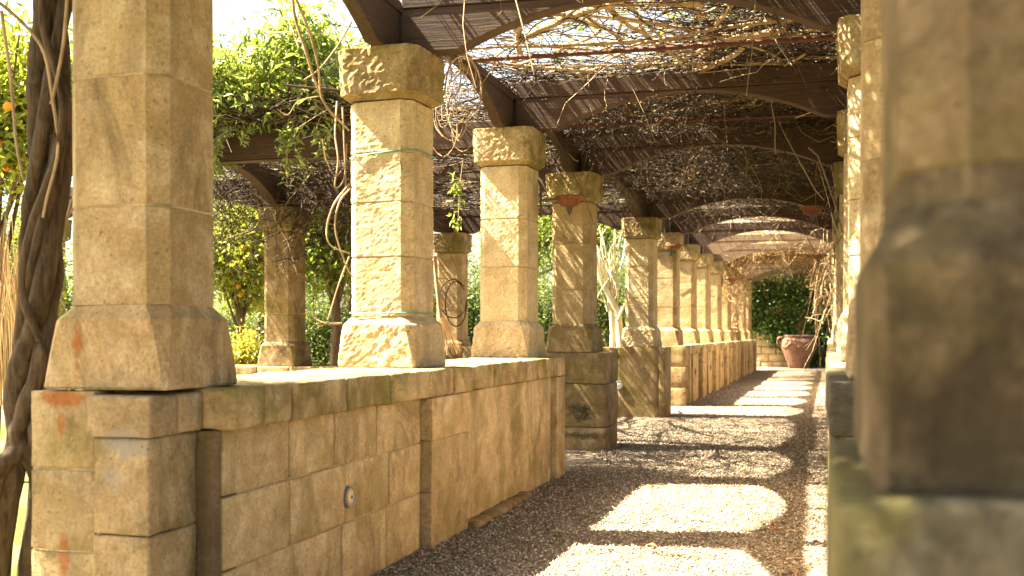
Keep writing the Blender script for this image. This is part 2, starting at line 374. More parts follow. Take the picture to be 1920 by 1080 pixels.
YR = [3.85, 6.12, 8.58, 11.08, 13.4, 15.65, 18.0, 20.42, 22.85, 25.3, 27.75, 30.2, 32.65, 35.1]
LL = ['nearest tall stone column at left, twisted vine trunk beside it, no capital in view', 'sunlit stone column with green wire tied round its shaft and plinth',
      'stone column at the end of the near wall, carrying a lamp on an iron bracket', 'stone column on a free-standing mouldy pedestal behind the lamp bracket',
      'stone column striped by slanting sun on the wall with the white disc light', 'stone column beside the striped one, green wire under its mossy capital']
ORD = ['first', 'second', 'third', 'fourth', 'fifth', 'sixth', 'seventh', 'eighth', 'ninth', 'tenth', 'eleventh', 'twelfth', 'thirteenth', 'fourteenth', 'fifteenth', 'sixteenth']
for i, y in enumerate(YL):
    lab = LL[i] if i < 6 else f'{ORD[i]} stone column of the left row, counted from the camera'
    column(xl(y), y, lab, 'r' if i in (1, 2, 4) else 'n', capr=(i == 1), pk='o' if i == 3 else None, group='columns of the left row', rz=math.radians(-3.5 if i else 0))
RL = ['second column of the right row, shaded, showing past the blurred one', 'third column of the right row, its capital and shaft edge catching sun']
for i, y in enumerate(YR):
    column(xr(y), y, RL[i] if i < 2 else f'{ORD[i+1]} column of the right row, a sliver past nearer columns', 'n' if i == 0 else 'r', zb=WTR, group='columns of the right row')
# near, out-of-focus column on the right
RX, RY = .285, 1.29
t = thing('stone_column', 'huge blurred dark stone column at the right edge, closest to camera', 'column', (RX, RY, WTR), 'columns of the right row')
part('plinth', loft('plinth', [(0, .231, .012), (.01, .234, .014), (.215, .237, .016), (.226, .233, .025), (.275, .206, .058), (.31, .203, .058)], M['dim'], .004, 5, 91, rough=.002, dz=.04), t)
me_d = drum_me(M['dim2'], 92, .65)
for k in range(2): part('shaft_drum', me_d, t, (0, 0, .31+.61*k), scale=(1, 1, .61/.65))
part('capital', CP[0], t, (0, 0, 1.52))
WZ = -.2
WB = [(-5.95, 8.6, 'hidden'), (-6.3, 11.9, 'greenish stone column standing beside orange trees, seen between the two nearest columns'),
      (-5.4, 15.6, 'far stone column with dry vine coils, seen right of the sunlit wired column'), (-9.9, 12.0, 'stone column seen between the twisted trunk and the nearest column')]
for x, y, lab in WB[1:]: column(x, y, lab, 'o' if x == -6.3 else 'n', zb=.8, zt=2.73, group='columns of the side wing')
column(-5.75, 8.55, 'stone column of the side wing, behind the nearest left column', 'n', zb=.8, zt=2.73, group='columns of the side wing')

# ------------------------------------------------------------------ walls
def wpart(name, me, parent, loc):
    o = part(name, me, parent, tuple(Vector(loc)-parent.location)); return o
def face_x(t, x, y0, y1, z0, z1, dep, mat, rnd, proud=.0, name='stone_block', seg=.07, gap=.0015, lx=0.):
    """a block whose visible face is x = const, facing +x"""
    g = gap/2; me = rbox(dep, y1-y0-2*g, z1-z0-2*g, .0045, seg, .0028, 7, rnd.randrange(999), mat, name)
    wpart(name, me, t, (x-dep/2+proud+rnd.uniform(-.003, .003), (y0+y1)/2, (z0+z1)/2))
def face_y(t, y, x0, x1, z0, z1, dep, mat, rnd, proud=0., name='stone_block', seg=.07, gap=.0015):
    g = gap/2; me = rbox(x1-x0-2*g, dep, z1-z0-2*g, .0045, seg, .0028, 7, rnd.randrange(999), mat, name)
    wpart(name, me, t, ((x0+x1)/2, y+dep/2-proud+rnd.uniform(-.003, .003), (z0+z1)/2))
def core(t, x0, x1, y0, y1, z0, z1, mat=None):
    wpart('core', rbox(x1-x0, y1-y0, z1-z0, .004, 5, 0, 1, 0, mat or M['mortar'], 'core'), t, ((x0+x1)/2, (y0+y1)/2, (z0+z1)/2))
def cuts(a, b, avg, rnd):
    n = max(1, int(round((b-a)/avg))); ws = [rnd.uniform(.75, 1.3) for _ in range(n)]; s = sum(ws); out = [a]
    for q_ in ws: out.append(out[-1]+(b-a)*q_/s)
    return out
ROWS = [0, .31, .59, .845]
def panel_rows(t, x, y0, y1, rnd, mat, avg=.5, seg=.07):
    for z0, z1 in zip(ROWS[:-1], ROWS[1:]):
        c_ = cuts(y0, y1, avg, rnd)
        for a, b in zip(c_[:-1], c_[1:]): face_x(t, x, a, b, z0-.03 if z0 == 0 else z0, z1, .09, mat, rnd, rnd.uniform(-.003, .004), seg=seg, gap=.009)
rnd = random.Random(3)
# near wall from the first to the third left column
XO, XP, XF = -2.70, -2.12, -2.055            # outer face, panel face, pilaster face
t = thing('low_stone_wall', 'low limestone wall in the left foreground carrying three columns, round light set in it', 'wall', (-2.4, 6, 0), 'low walls along the path')
core(t, XO+.03, -2.26, 3.27, 3.60, -.1, .97); core(t, XO+.032, XP-.08, 3.60, 8.80, -.1, .985)
bed = M['mortar']
wpart('mortar_bed', rbox(.076, 1.95, .88, .003, 5, 0, 1, 0, bed, 'mortar_bed'), t, (XP-.0425, 4.60, .40)); wpart('mortar_bed', rbox(.28, .06, 1.06, .003, 5, 0, 1, 0, bed, 'mortar_bed'), t, (-2.555, 3.232, .45))
wpart('mortar_bed', rbox(.07, .64, .88, .003, 5, 0, 1, 0, bed, 'mortar_bed'), t, (XF-.04, 5.92, .40))
for z0, z1 in ((-.1, .43), (.43, .72), (.72, .998)):            # end face towards the camera
    face_y(t, 3.195, XO, -2.425, z0, z1, .12, M['pier'], rnd, gap=.008)
# projecting pier with its own cap blocks, one of them patched with grey cement
for x0, x1, y0, y1, z0, z1 in ((-2.435, -2.178, 3.150, 3.318, .842, .984), (-2.43, -2.174, 3.320, 3.470, .842, .986), (-2.42, -2.19, 3.165, 3.46, -.1, .50), (-2.418, -2.192, 3.168, 3.462, .502, .840)):
    wpart('pier_stone', rbox(x1-x0, y1-y0, z1-z0, .012, .05, .004, 7, rnd.randrange(999), M['pier'], 'pier_stone'), t, ((x0+x1)/2, (y0+y1)/2, (z0+z1)/2))
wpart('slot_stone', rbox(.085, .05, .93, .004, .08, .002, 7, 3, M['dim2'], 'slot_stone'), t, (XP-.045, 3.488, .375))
cop = [3.474, 3.70, 3.93, 4.45, 4.97, 5.54, 5.95, 6.35, 6.75, 7.15, 7.5, 7.9, 8.3, 8.56, 8.85]
for a, b in zip(cop[:-1], cop[1:]):
    w_ = rnd.uniform(-.003, .003); me = rbox(.66, b-a-.008, .155, .014, .05, .006, 8, rnd.randrange(999), M['coping'], 'coping_stone')
    wpart('coping_stone', me, t, (-2.375+w_, (a+b)/2, .9225+rnd.uniform(-.003, .002)))
panel_rows(t, XP, 3.515, 5.58, rnd, M['wall'], .48)
for z0, z1 in ((-.05, .31), (.31, .60), (.60, .84)): face_x(t, XF, 5.585, 6.25, z0, z1, .14, M['wall'], rnd, gap=.007)
for z0, z1 in ((-.05, .84),):
    c_ = [6.25, 7.0, 7.8, 8.48]
    for a, b in zip(c_[:-1], c_[1:]): face_x(t, XP+.035, a, b, z0, z1, .11, M['wall'], rnd, gap=.0015)
for z0, z1 in ((-.05, .45), (.45, .84)): face_x(t, XF+.005, 8.535, 8.84, z0, z1, .14, M['wall'], rnd)
for a, b in ((6.26, 6.55), (6.56, 6.95), (6.97, 7.3), (7.32, 7.6)):
    wpart('footing_stone', rbox(.12, b-a, .10, .02, .05, .008, 9, rnd.randrange(99), M['old'], 'footing_stone'), t, (XF+.0, (a+b)/2, -.012))
# round light in the wall
def disc_light(label, loc, axis, r, glass):
    t = thing('wall_light', label, 'wall light', loc, 'round lights set in the low walls', 0 if axis == 'x' else -math.pi/2)
    a = lathe('ring', [(r*.80, 0), (r, 0), (r, .010), (r*.94, .016), (r*.84, .016), (r*.80, .010)], M['ring']); g = lathe('lens', [(r*.81, 0), (r*.8, .010), (r*.45, .015), (r*.12, .016)], glass, 24)
    b = lathe('center_screw', [(r*.16, .016), (r*.14, .022), (r*.05, .023)], M['ring'], 12)
    o = part('ring', a, t); o.rotation_euler = (0, math.pi/2, 0); part('lens', g, o); part('center_screw', b, o)
disc_light('round amber wall light with grey ring in the near wall', (XP+.004, 4.62, .43), 'x', .052, M['glass'])
# pedestal of the fourth column, standing alone
t = thing('stone_pedestal', 'free-standing stone pedestal with black mould stains under fourth left column', 'pedestal', (-2.42, 11.06, 0))
core(t, -2.70, -2.10, 10.76, 11.36, -.1, .98, M['old'])
for z0, z1 in ((-.05, .235), (.235, .68), (.68, .998)):
    wpart('stone_block', rbox(.645, .66, z1-z0-.006, .012, .08, .004, 7, rnd.randrange(99), M['old'], 'stone_block'), t, (-2.385+rnd.uniform(-.005, .005), 11.06, (z0+z1)/2))
# wall across under the fifth column
t = thing('low_stone_wall', 'mossy brown low wall facing the camera with white round light, under striped column', 'wall', (-3.9, 15.5, 0), 'low walls along the path')
core(t, -5.9, -2.09, 15.24, 15.76, -.1, .98, M['old'])
for z0, z1 in ((-.08, .998),):
    c_ = [-5.9, -5.1, -4.3, -3.5, -2.75, -2.16]
    for a, b in zip(c_[:-1], c_[1:]): face_y(t, 15.2, a, b, z0, z1, .6, M['old'], rnd, gap=.004)
face_y(t, 15.19, -2.155, -2.06, -.08, .998, .62, M['old'], rnd)
p5 = at(1160, 722, 15.35); disc_light('round white wall light with dark rim in mossy far wall', (p5.x, 15.192, p5.z), 'y', .062, M['whiteglass'])
# left wall from the sixth column on
for i in range(5, len(YL)):
    y0 = YL[i]; x = xl(y0)+.365; last = i == len(YL)-1; y1 = YL[i+1] if not last else y0+.6
    lab = 'far left low wall, ' + (f'bay starting under the {ORD[i]} left column' if i > 5 else 'first bay, starting at a mouldy corner pier')
    t = thing('low_stone_wall', lab, 'wall', (x-.3, y0, 0), 'low walls along the path')
    a0 = y0-.31; core(t, x-.62, x-.07, a0+.03, (y1-.31 if not last else y1)-.004, -.1, .984)
    for z0, z1 in ((-.05, .31), (.31, .65), (.65, .998)):
        wpart('stone_block', rbox(.64, .62, z1-z0-.006, .01, .09, .003, 7, rnd.randrange(99), M['old'] if i == 5 else M['wall'], 'stone_block'), t, (x-.32, y0, (z0+z1)/2))
    if last: continue
    b1 = y1-.315; c_ = cuts(y0+.315, b1, .45, rnd)
    for a, b in zip(c_[:-1], c_[1:]): wpart('coping_stone', rbox(.63, b-a-.006, .16, .012, .1, .004, 7, rnd.randrange(99), M['coping'], 'coping_stone'), t, (x-.325, (a+b)/2, .918))
    mid = (y0+y1)/2
    for a, b, pr in ((y0+.315, mid-.32, .0), (mid-.32, mid+.32, .035), (mid+.32, b1, .0)):
        for z0, z1 in ((-.05, .42), (.42, .835)): face_x(t, x-.05+pr, a, b, z0, z1, .10, M['wall'], rnd, seg=.12)
    if i < 9: disc_light(f'small dark round light in the far left wall, {ORD[i-5]} along', (x-.01, mid, .52), 'x', .055, M['iron'])
# right-hand pedestal and wall
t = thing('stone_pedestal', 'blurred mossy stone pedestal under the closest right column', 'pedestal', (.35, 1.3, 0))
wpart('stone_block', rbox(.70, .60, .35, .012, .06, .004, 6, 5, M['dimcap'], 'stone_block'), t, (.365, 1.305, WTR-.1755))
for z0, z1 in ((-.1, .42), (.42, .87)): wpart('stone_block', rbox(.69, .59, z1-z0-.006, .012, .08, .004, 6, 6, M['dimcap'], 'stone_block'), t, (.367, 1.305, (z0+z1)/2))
ya = 3.44
for i, y in enumerate(YR):
    y1 = YR[i+1] if i < len(YR)-1 else y+.8
    b = (y+y1)/2; x = xr((ya+b)/2)-.31
    t = thing('low_stone_wall', f'right-hand low wall under the {ORD[i+1]} column of the right row', 'wall', (x+.3, ya, 0), 'low walls along the path')
    core(t, x+.03, x+.60, ya+.02, b-.004, -.1, .88)
    c_ = cuts(ya, b, .5, rnd) if i else [ya, 3.66, 4.2, 4.65, b]
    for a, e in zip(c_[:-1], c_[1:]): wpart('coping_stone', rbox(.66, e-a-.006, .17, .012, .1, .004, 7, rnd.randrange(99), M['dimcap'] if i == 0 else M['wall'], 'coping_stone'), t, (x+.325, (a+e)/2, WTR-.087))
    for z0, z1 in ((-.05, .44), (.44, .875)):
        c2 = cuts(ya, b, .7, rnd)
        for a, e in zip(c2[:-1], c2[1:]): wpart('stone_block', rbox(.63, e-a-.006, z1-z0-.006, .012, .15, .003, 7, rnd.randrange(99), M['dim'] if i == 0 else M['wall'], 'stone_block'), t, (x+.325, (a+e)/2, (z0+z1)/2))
    ya = b
# low wall of the side wing
for (x0, x1, y, lab) in ((-9.0, -4.2, 11.9, 'low garden wall under the greenish column beside orange trees'),):
    t = thing('low_stone_wall', lab, 'wall', ((x0+x1)/2, y, 0), 'low walls along the path')
    core(t, x0+.02, x1-.02, y-.25, y+.25, -.2, .78)
    c_ = cuts(x0, x1, .5, rnd)
    for a, b in zip(c_[:-1], c_[1:]): wpart('coping_stone', rbox(b-a-.008, .62, .16, .012, .1, .004, 7, rnd.randrange(99), M['old'], 'coping_stone'), t, ((a+b)/2, y, .72))
    c_ = cuts(x0, x1, .7, rnd)
    for a, b in zip(c_[:-1], c_[1:]): face_y(t, y-.29, a, b, -.1, .635, .09, M['wall'], rnd, seg=.15)

# ------------------------------------------------------------------ timber beams
def beam(p0, p1, label, mat, th=.13, e0=0., e1=0., H=.40, rise=.25, shelf=.34, z=2.872, name='timber_beam', group='arched timber beams', full=None):
    a = Vector((p0[0], p0[1], 0)); b = Vector((p1[0], p1[1], 0)); L = (b-a).length; rz = math.atan2(b.y-a.y, b.x-a.x)
    t = thing(name, label, 'beam', (a.x, a.y, z), group, rz)
    x0, x1 = -e0, L+e1; sp = rise+.012
    def prism(nm, low, top, h0=0.):
        V = []; F = []; n = len(low)
        for s in (-1, 1):
            for (u, zz) in low: V.append((u, s*(th/2+h0), zz))
            for (u, zz) in top: V.append((u, s*(th/2+h0), zz))
        m = 2*n
        for i in range(n-1):
            F.append([i, i+1, n+i+1, n+i]); F.append([m+i, m+n+i, m+n+i+1, m+i+1])
            F.append([i, m+i, m+i+1, i+1]); F.append([n+i, n+i+1, m+n+i+1, m+n+i])
        F.append([0, n, m+n, m]); F.append([n-1, m+n-1, m+2*n-1, 2*n-1])
        me = pmesh(nm, V, F, mat); o = part(nm, me, t)
        bv = o.modifiers.new('edge', 'BEVEL'); bv.width = .006; bv.segments = 1; bv.limit_method = 'ANGLE'
    N = 18; us = [x0+(x1-x0)*i/N for i in range(N+1)]
    prism('upper_board', [(u, sp+.0) for u in us], [(u, H+.006*noise.noise(Vector((u*2, a.x, a.y)))) for u in us])
    s0, s1 = (shelf, L-shelf); mid = (s0+s1)/2; hw = (s1-s0)/2; Rr = (hw*hw+rise*rise)/(2*rise)
    arc = lambda u: rise-(Rr-math.sqrt(max(0, Rr*Rr-(u-mid)**2)))
    pts = [x0, s0]+[s0+hw*i/16 for i in range(1, 17)]
    lowL = [(u, max(0., arc(u)) if u > s0 else 0.) for u in pts]
    prism('haunch', lowL, [(u, sp-.004) for u in pts], -.004)
    pts = [s1-hw*(16-i)/16 for i in range(16)]+[s1, x1]
    prism('haunch', [(u, max(0., arc(u)) if u < s1 else 0.) for u in pts], [(u, sp-.004) for u in pts], -.004)
    return t
for i, y in enumerate(YL):
    j = i if i < 4 else i+1; pale = M['wood_sunlit'] if i >= 7 else M['wood']
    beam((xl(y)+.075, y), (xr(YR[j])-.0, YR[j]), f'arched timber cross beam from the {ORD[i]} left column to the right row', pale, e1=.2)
    if i < len(YL)-1 and i != 3: beam((xl(y), y), (xl(YL[i+1]), YL[i+1]), f'arched timber beam along the left row from {ORD[i]} to {ORD[i+1]} column', pale, H=.335, th=.095)
beam((xl(3.47), .9), (xl(3.47), 3.47), 'arched timber beam running from the nearest left column towards the camera', M['wood'])
beam((xl(11.06), 11.06), (xl(15.5), 15.5), 'long arched timber beam over the crossing, left row', M['wood'])
for i in range(len(YR)-1):
    if i < 12: beam((xr(YR[i])+.1, YR[i]), (xr(YR[i+1])+.1, YR[i+1]), f'arched timber beam along the right row from {ORD[i+1]} to {ORD[i+2]} column', M['wood'], z=2.874, H=.36)
ZW = 2.732
beam((-2.5, 8.55), (-5.75, 8.55), 'straight dark timber beam of the side wing above orange trees', M['wood'], z=ZW, shelf=.3, rise=.004, H=.24)
beam((-2.5, 11.1), (-6.3, 11.9), 'striped arched beam from fourth left column to greenish column', M['wood'], z=ZW)
beam((-6.3, 11.9), (-9.9, 12.0), 'arched beam running left from the greenish column', M['wood'], z=ZW)
beam((-6.3, 12.0), (-5.4, 15.5), 'beam from greenish column to far coiled column', M['wood'], z=ZW-.0)
beam((-5.75, 8.65), (-6.3, 11.8), 'side wing beam running back to the greenish column', M['wood'], z=ZW+.003)
beam((-2.5, 15.55), (-5.4, 15.6), 'arched beam from striped column to far coiled column', M['wood'], z=ZW)
def rod(a, b, label, r=.017):
    t = tag(part('tie_rod', npmesh('tie_rod', *tubes(np.array([[a, b]]), np.full((1, 2), r), 8), M['rust'], smooth=True)), label, 'tie rod', 'iron tie rods under the vines')
rod((-2.36, 7.25, 3.15), (.42, 7.35, 3.15), 'rusty red tie rod between second and third cross beams')
rod((-2.36, 9.8, 3.15), (.42, 9.9, 3.15), 'rusty red tie rod between third and fourth cross beams')

# ------------------------------------------------------------------ lamps on brackets
def lamp(x, y, z, dx, dy, label):
    rz = math.atan2(dy, dx); L = math.hypot(dx, dy)
    t = thing('bracket_lamp', label, 'lamp', (x, y, z), 'terracotta lamps on iron brackets', rz)
    part('wall_plate', rbox(.02, .03, .26, .003, 1, 0, 1, 0, M['iron'], 'wall_plate'), t, (.01, 0, -.01))
    part('arm', npmesh('arm', *tubes(np.array([[(.015, 0, 0), (L*.5, 0, 0.008), (L-.08, 0, 0)]]), np.full((1, 3), .010), 6), M['iron']), t)
    sh = part('lamp_shade', lathe('lamp_shade', [(.055, -.055), (.085, -.035), (.092, -.005), (.094, .0), (.113, .002), (.115, .03), (.105, .032), (.1, .012), (.02, .010)], M['lampshade'], 28), t, (L, 0, 0))
    part('finial', lathe('finial', [(.004, -.13), (.02, -.10), (.03, -.056), (.05, -.05)], M['iron'], 14), sh)
lamp(-2.42+.21, 8.60, 2.31, .24, .06, 'terracotta lamp on bracket of third left column')
lamp(xl(17.95)+.10, 17.73, 2.62, .10, -.2, 'rusty lamp against the capital of the sixth left column')
lamp(xl(25.3)+.21, 25.3, 2.45, .25, 0, 'small far lamp on the ninth left column')
lamp(xr(11.1)-.21, 11.1, 2.44, -.26, 0, 'terracotta lamp reaching in from the right row under dark beam')
lamp(xr(18)-.21, 18, 2.45, -.26, 0, 'rusty far lamp reaching in from the right row')

# ------------------------------------------------------------------ wire ties
def tie(x, y, z, label, slope=.0, h=.213, c=.06):
    pts = [(px+x, py+y, z+slope*(px)+.006*noise.noise(Vector((px*9, py*9, z)))) for px, py in octring(h, c, 2, 1)]; pts.append(pts[0])
    V, F = tubes(np.array([pts]), np.full((1, len(pts)), .0045), 6)
    tag(part('wire_tie', npmesh('wire_tie', V, F, M['wire'])), label, 'wire', 'green wires tied round columns')
tie(xl(6), 6.0, 2.255, 'green wire tied high round the sunlit second left column', .09)
tie(xl(6), 6.0, 1.318, 'green wire tied just above the plinth of the sunlit second left column', 0, .215)
tie(xl(17.95), 17.95, 2.5, 'green wire under the lamp of the sixth left column', .05)
tie(xl(20.4), 20.4, 2.05, 'green wire round the seventh left column', .04)

# ------------------------------------------------------------------ vines
def rand_paths(n, lo, hi, length, s=9, heading=None, spread=3.2, curl=.55, zj=.05, sag=0.):
    st = RNG.uniform(lo, hi, (n, 3)); h = RNG.uniform(-spread, spread, n)+(0 if heading is None else heading)
    ln = RNG.uniform(*length, n)/(s-1)
    dh = RNG.normal(0, curl/ s*2, n)[:, None]+RNG.normal(0, curl/2.2, (n, s-1)); H = h[:, None]+np.cumsum(dh, 1)
    dz = np.cumsum(RNG.normal(0, zj, (n, s-1)), 1)-sag*np.linspace(0, 1, s-1)[None]
    step = np.stack([np.cos(H), np.sin(H), dz], -1)*ln[:, None, None]
    P = np.concatenate([np.zeros((n, 1, 3)), np.cumsum(step, 1)], 1); P -= P.mean(1, keepdims=True)*.9
    return P+st[:, None, :]
def twigs(lo, hi, n, length=(.5, 1.6), rad=(.0022, .0062), **kw):
    P = rand_paths(n, lo, hi, length, **kw); s = P.shape[1]
    R = RNG.uniform(rad[0], rad[1], n)[:, None]*np.linspace(1.2, .55, s)[None]
    V, F = tubes(P, R, 3); T = np.repeat(RNG.random(n)**1.8, (s-1)*3); return V, F, T
def join(parts):
    V = []; F = []; T = []; o = 0
    for v, f, t in parts: V.append(v); F.append(f+o); T.append(t); o += len(v)
    return np.concatenate(V), np.concatenate(F), np.concatenate(T)
def leaves(P, size=(.05, .09), width=.32, up=.3, droop=None, clump=None):
    n = len(P); L = RNG.uniform(*size, n)[:, None]
    d = RNG.normal(0, 1, (n, 3))
    if droop is not None: d[:, 2] += droop
    d /= np.linalg.norm(d, axis=1, keepdims=True)
    nr = RNG.normal(0, 1, (n, 3)); nr[:, 2] += up*3; nr -= (nr*d).sum(1, keepdims=True)*d; nr /= np.linalg.norm(nr, axis=1, keepdims=True)+1e-9
    sd_ = np.cross(d, nr); W = width*L
    b = P; t = P+d*L-nr*L*.12; l = P+d*L*.48+sd_*W*.5+nr*L*.07; r = P+d*L*.48-sd_*W*.5+nr*L*.07
    V = np.stack([b, r, t, l], 1).reshape(-1, 3); i = np.arange(n)*4
    F = np.concatenate([np.stack([i, i+1, i+2], -1), np.stack([i, i+2, i+3], -1)]); T = RNG.random(n)
    return V, F, np.concatenate([T, T])
bays = [(-.8, 3.9, 2600, 'out of view over the bay closest to the camera, with leaves added for shade'), (3.9, 6.0, 420, 'over the second bay'), (6.0, 8.53, 420, 'between second and third cross beams, thick branches'),
        (8.53, 11.06, 2400, 'between third and fourth cross beams'), (11.06, 15.5, 4200, 'over the crossing'), (15.5, 17.95, 1500, 'between fifth and sixth cross beams'),
        (17.95, 20.4, 420, 'between sixth and seventh cross beams'), (20.4, 25.3, 260, 'thin, over the sunlit far arches'), (25.3, 30.2, 1500, 'dry and straw-coloured over the far end'), (30.2, 39, 3000, 'dark, over the last bays before the end wall')]
for bi, (y0, y1, n, lab) in enumerate(bays):
    t = thing('climbing_vine', f'twiggy vine mat {lab}', 'vine', (-1, (y0+y1)/2, 3.3), 'vines on the pergola roof'); L0 = np.array([-1, (y0+y1)/2, 3.3])
    dry = bi in (7, 8)
    xa = -2.75 if bi >= 2 else -1.9
    pl = [twigs((xa, y0, 3.29), (.75, y1, 3.44), n, heading=random.choice((0, 1.5))),
          twigs((-.9, y0, 3.28), (.75, y1, 3.58), int(n*(2.6 if bi == 2 else .9))), twigs((xa, y0, 3.14), (.6, y1, 3.27), n//5, length=(.3, .9), zj=.35, sag=.4)]
    V, F, T = join(pl); V = V-L0
    tag(part('twigs', npmesh('twigs', V, F, M['drytwig'] if dry else M['twig'], T), t), kind='stuff')
    nb = 40 if bi == 2 else (14 if bi in (3, 4) else 7)
    for k in range(nb):
        P = rand_paths(1, (-2.3 if bi > 1 else -.6, y0+.1, 3.29), (.5, y1-.1, 3.35), (1.8, 3.6), s=14, curl=.34, zj=.02)[0]; P[:, 0] = np.maximum(P[:, 0], -2.55+.1*RNG.random()); P = P-L0
        R = np.linspace(RNG.uniform(.012, .03), .008, 14)
        V, F = tubes(P[None], R[None], 6); part('branch', npmesh('branch', V, F, M['branch'], smooth=True), t)
    if bi == 9:
        ctr = RNG.uniform((-4.2, 33, 3.4), (.5, 39.4, 4.0), (420, 3)); P = np.concatenate([c_+RNG.normal(0, .15, (30, 3)) for c_ in ctr])
        V, F, T = leaves(P, (.07, .12), .6); tag(part('leaves', npmesh('leaves', V-L0, F, M['ivy'], T), t), kind='stuff')  # leaf clumps added over the last bays to keep sun off the urn
    if bi in (0, 2, 3, 4):
        ctr = RNG.uniform((-2.2, y0, 3.5), (.3, y1+(.2 if bi == 0 else 0), 3.9), ({0: 1100, 2: 80}.get(bi, 60), 3)); P = np.concatenate([c_+RNG.normal(0, .11, (64 if bi == 0 else 26, 3)) for c_ in ctr])  # closest bay: unseen dense leaves added to shade the near right columns
        V, F, T = leaves(P, (.035, .075), .36); tag(part('leaves', npmesh('leaves', V-L0, F, M['bright_leaf'], T), t), kind='stuff')
# dry tangle hanging at the far arches
t = thing('hanging_vine', 'straw-coloured tangle of dry vine hanging round the far arch and its left columns', 'vine', (-2, 29, 3), 'vines on the pergola roof'); L0 = np.array([-2, 29, 3.])
pl = [twigs((-2.5, 26.8, 2.2), (-2.0, 32, 3.3), 800, length=(.3, .8), zj=.5, rad=(.004, .008)), twigs((-2.5, 28, 1.2), (-2.05, 32, 2.4), 450, length=(.25, .6), zj=.7, rad=(.003, .007)),
      twigs((-2.1, 27.4, 3.1), (.6, 28.3, 3.5), 1500, length=(.4, 1.1), zj=.22, rad=(.004, .008)), twigs((-.1, 27.5, 2.5), (.5, 30, 3.3), 90, length=(.3, .9), zj=.6, sag=.5, rad=(.003, .006))]
V, F, T = join(pl); tag(part('twigs', npmesh('twigs', V-L0, F, M['drytwig'], T), t), kind='stuff')
t = thing('hanging_vine', 'wiry vine strands hanging down the right row of columns', 'vine', (.1, 16, 2.5), 'vines on the pergola roof'); L0 = np.array([.1, 16, 2.5])
pl = [twigs((.12, 8.5, 1.6), (.35, 30, 3.2), 90, length=(.4, 1.3), zj=.9, sag=.8, rad=(.003, .007))]
V, F, T = join(pl); tag(part('twigs', npmesh('twigs', V-L0, F, M['drytwig'], T), t), kind='stuff')
# side wing: twig roof and the leafy climber along its front edge
t = thing('leafy_climber', 'leafy green climber spilling over the side wing roof, left of the wired column', 'climber', (-4.5, 9.5, 2.7)); L0 = np.array([-4.5, 9.5, 2.7])
pl = [twigs((-7.3, 8.4, 3.05), (-2.6, 15.6, 3.3), 4300), twigs((-6.5, 8.8, 3.1), (-2.8, 15.4, 3.3), 90, length=(1.8, 3.6), rad=(.014, .03), s=14, zj=.02, curl=.34), twigs((-6.6, 8.25, 3.02), (-3.4, 8.8, 3.25), 600, zj=.15), twigs((-7.5, 11.4, 2.5), (-4.6, 12.0, 3.0), 500, zj=.5)]
V, F, T = join(pl); tag(part('twigs', npmesh('twigs', V-L0, F, M['twig'], T), t), kind='stuff')
cs = []
for k in range(430):
    x = RNG.uniform(-7.2, -4.0); u = RNG.random(); top = 3.75+.35*noise.noise(Vector((x*.9, 3, 0)))+.25*noise.noise(Vector((x*2.7, 9, 0)))
    yy = 8.1+2.7*RNG.random()**1.8; cs.append((x, yy, 3.08+(top-3.08)*u**.8*(1 if yy < 9.7 else 1.08)))
P = np.concatenate([np.array(c_)+RNG.normal(0, .10, (52, 3)) for c_ in cs]); V, F, T = leaves(P, (.07, .145), .27, up=.5)
tag(part('leaves', npmesh('leaves', V-L0, F, M['jasmine'], T), t), kind='stuff')
# hanging shoots with leaves
for k in range(34):
    x = RNG.choice([RNG.uniform(-6.0, -4.9), RNG.uniform(-5.6, -3.8)]); a = Vector((x, 8.22, 3.05)); ln = random.uniform(.2, .6)
    pts = [a, a+Vector((random.uniform(-.08, .08), -.08, -ln*.4)), a+Vector((random.uniform(-.15, .15), -.10, -ln))]
    me = stem_mesh('shoot', [p_-Vector(L0) for p_ in pts], .004, .0015, M['drytwig'] if False else M['branch'], 8, 5); part('shoot', me, t)
    P = np.array([tuple(p_) for p_ in spline(pts, 16)]); P = np.repeat(P[6:], 3, 0)+RNG.normal(0, .015, (30, 3)); V, F, T = leaves(P, (.05, .09), .34, droop=-.5)
    tag(part('shoot_leaves', npmesh('shoot_leaves', V-L0, F, M['jasmine'], T), t), kind='stuff')

# twisted wisteria trunk beside the first column
t = thing('wisteria_vine', 'thick twisted vine trunk climbing at the left edge beside the nearest column', 'vine', tuple(at(60, 1190, 4.2))); B0 = t.location.copy()
def st(pts, r0, r1, n=40, k=10, wob=.012, rough=.22, name='stem', mat='wisteria'): part(name, stem_mesh(name, [at(*p_)-B0 for p_ in pts], r0, r1, M[mat], n, k, wob, rough), t)
CL = [(60, 820), (66, 700), (72, 600), (80, 450), (88, 300), (93, 150), (96, 0), (104, -220), (120, -480)]
FEET = [[(-8, 1200, 4.2), (2, 1020, 4.2), (22, 900, 4.17)], [(50, 1200, 4.25), (56, 1050, 4.25), (80, 910, 4.22)], [(60, 1200, 4.34), (66, 1060, 4.34), (92, 920, 4.3)], [(-70, 1120, 4.12), (-25, 960, 4.12), (5, 870, 4.12)], [(36, 1200, 4.3), (48, 1060, 4.3), (70, 920, 4.26)]]
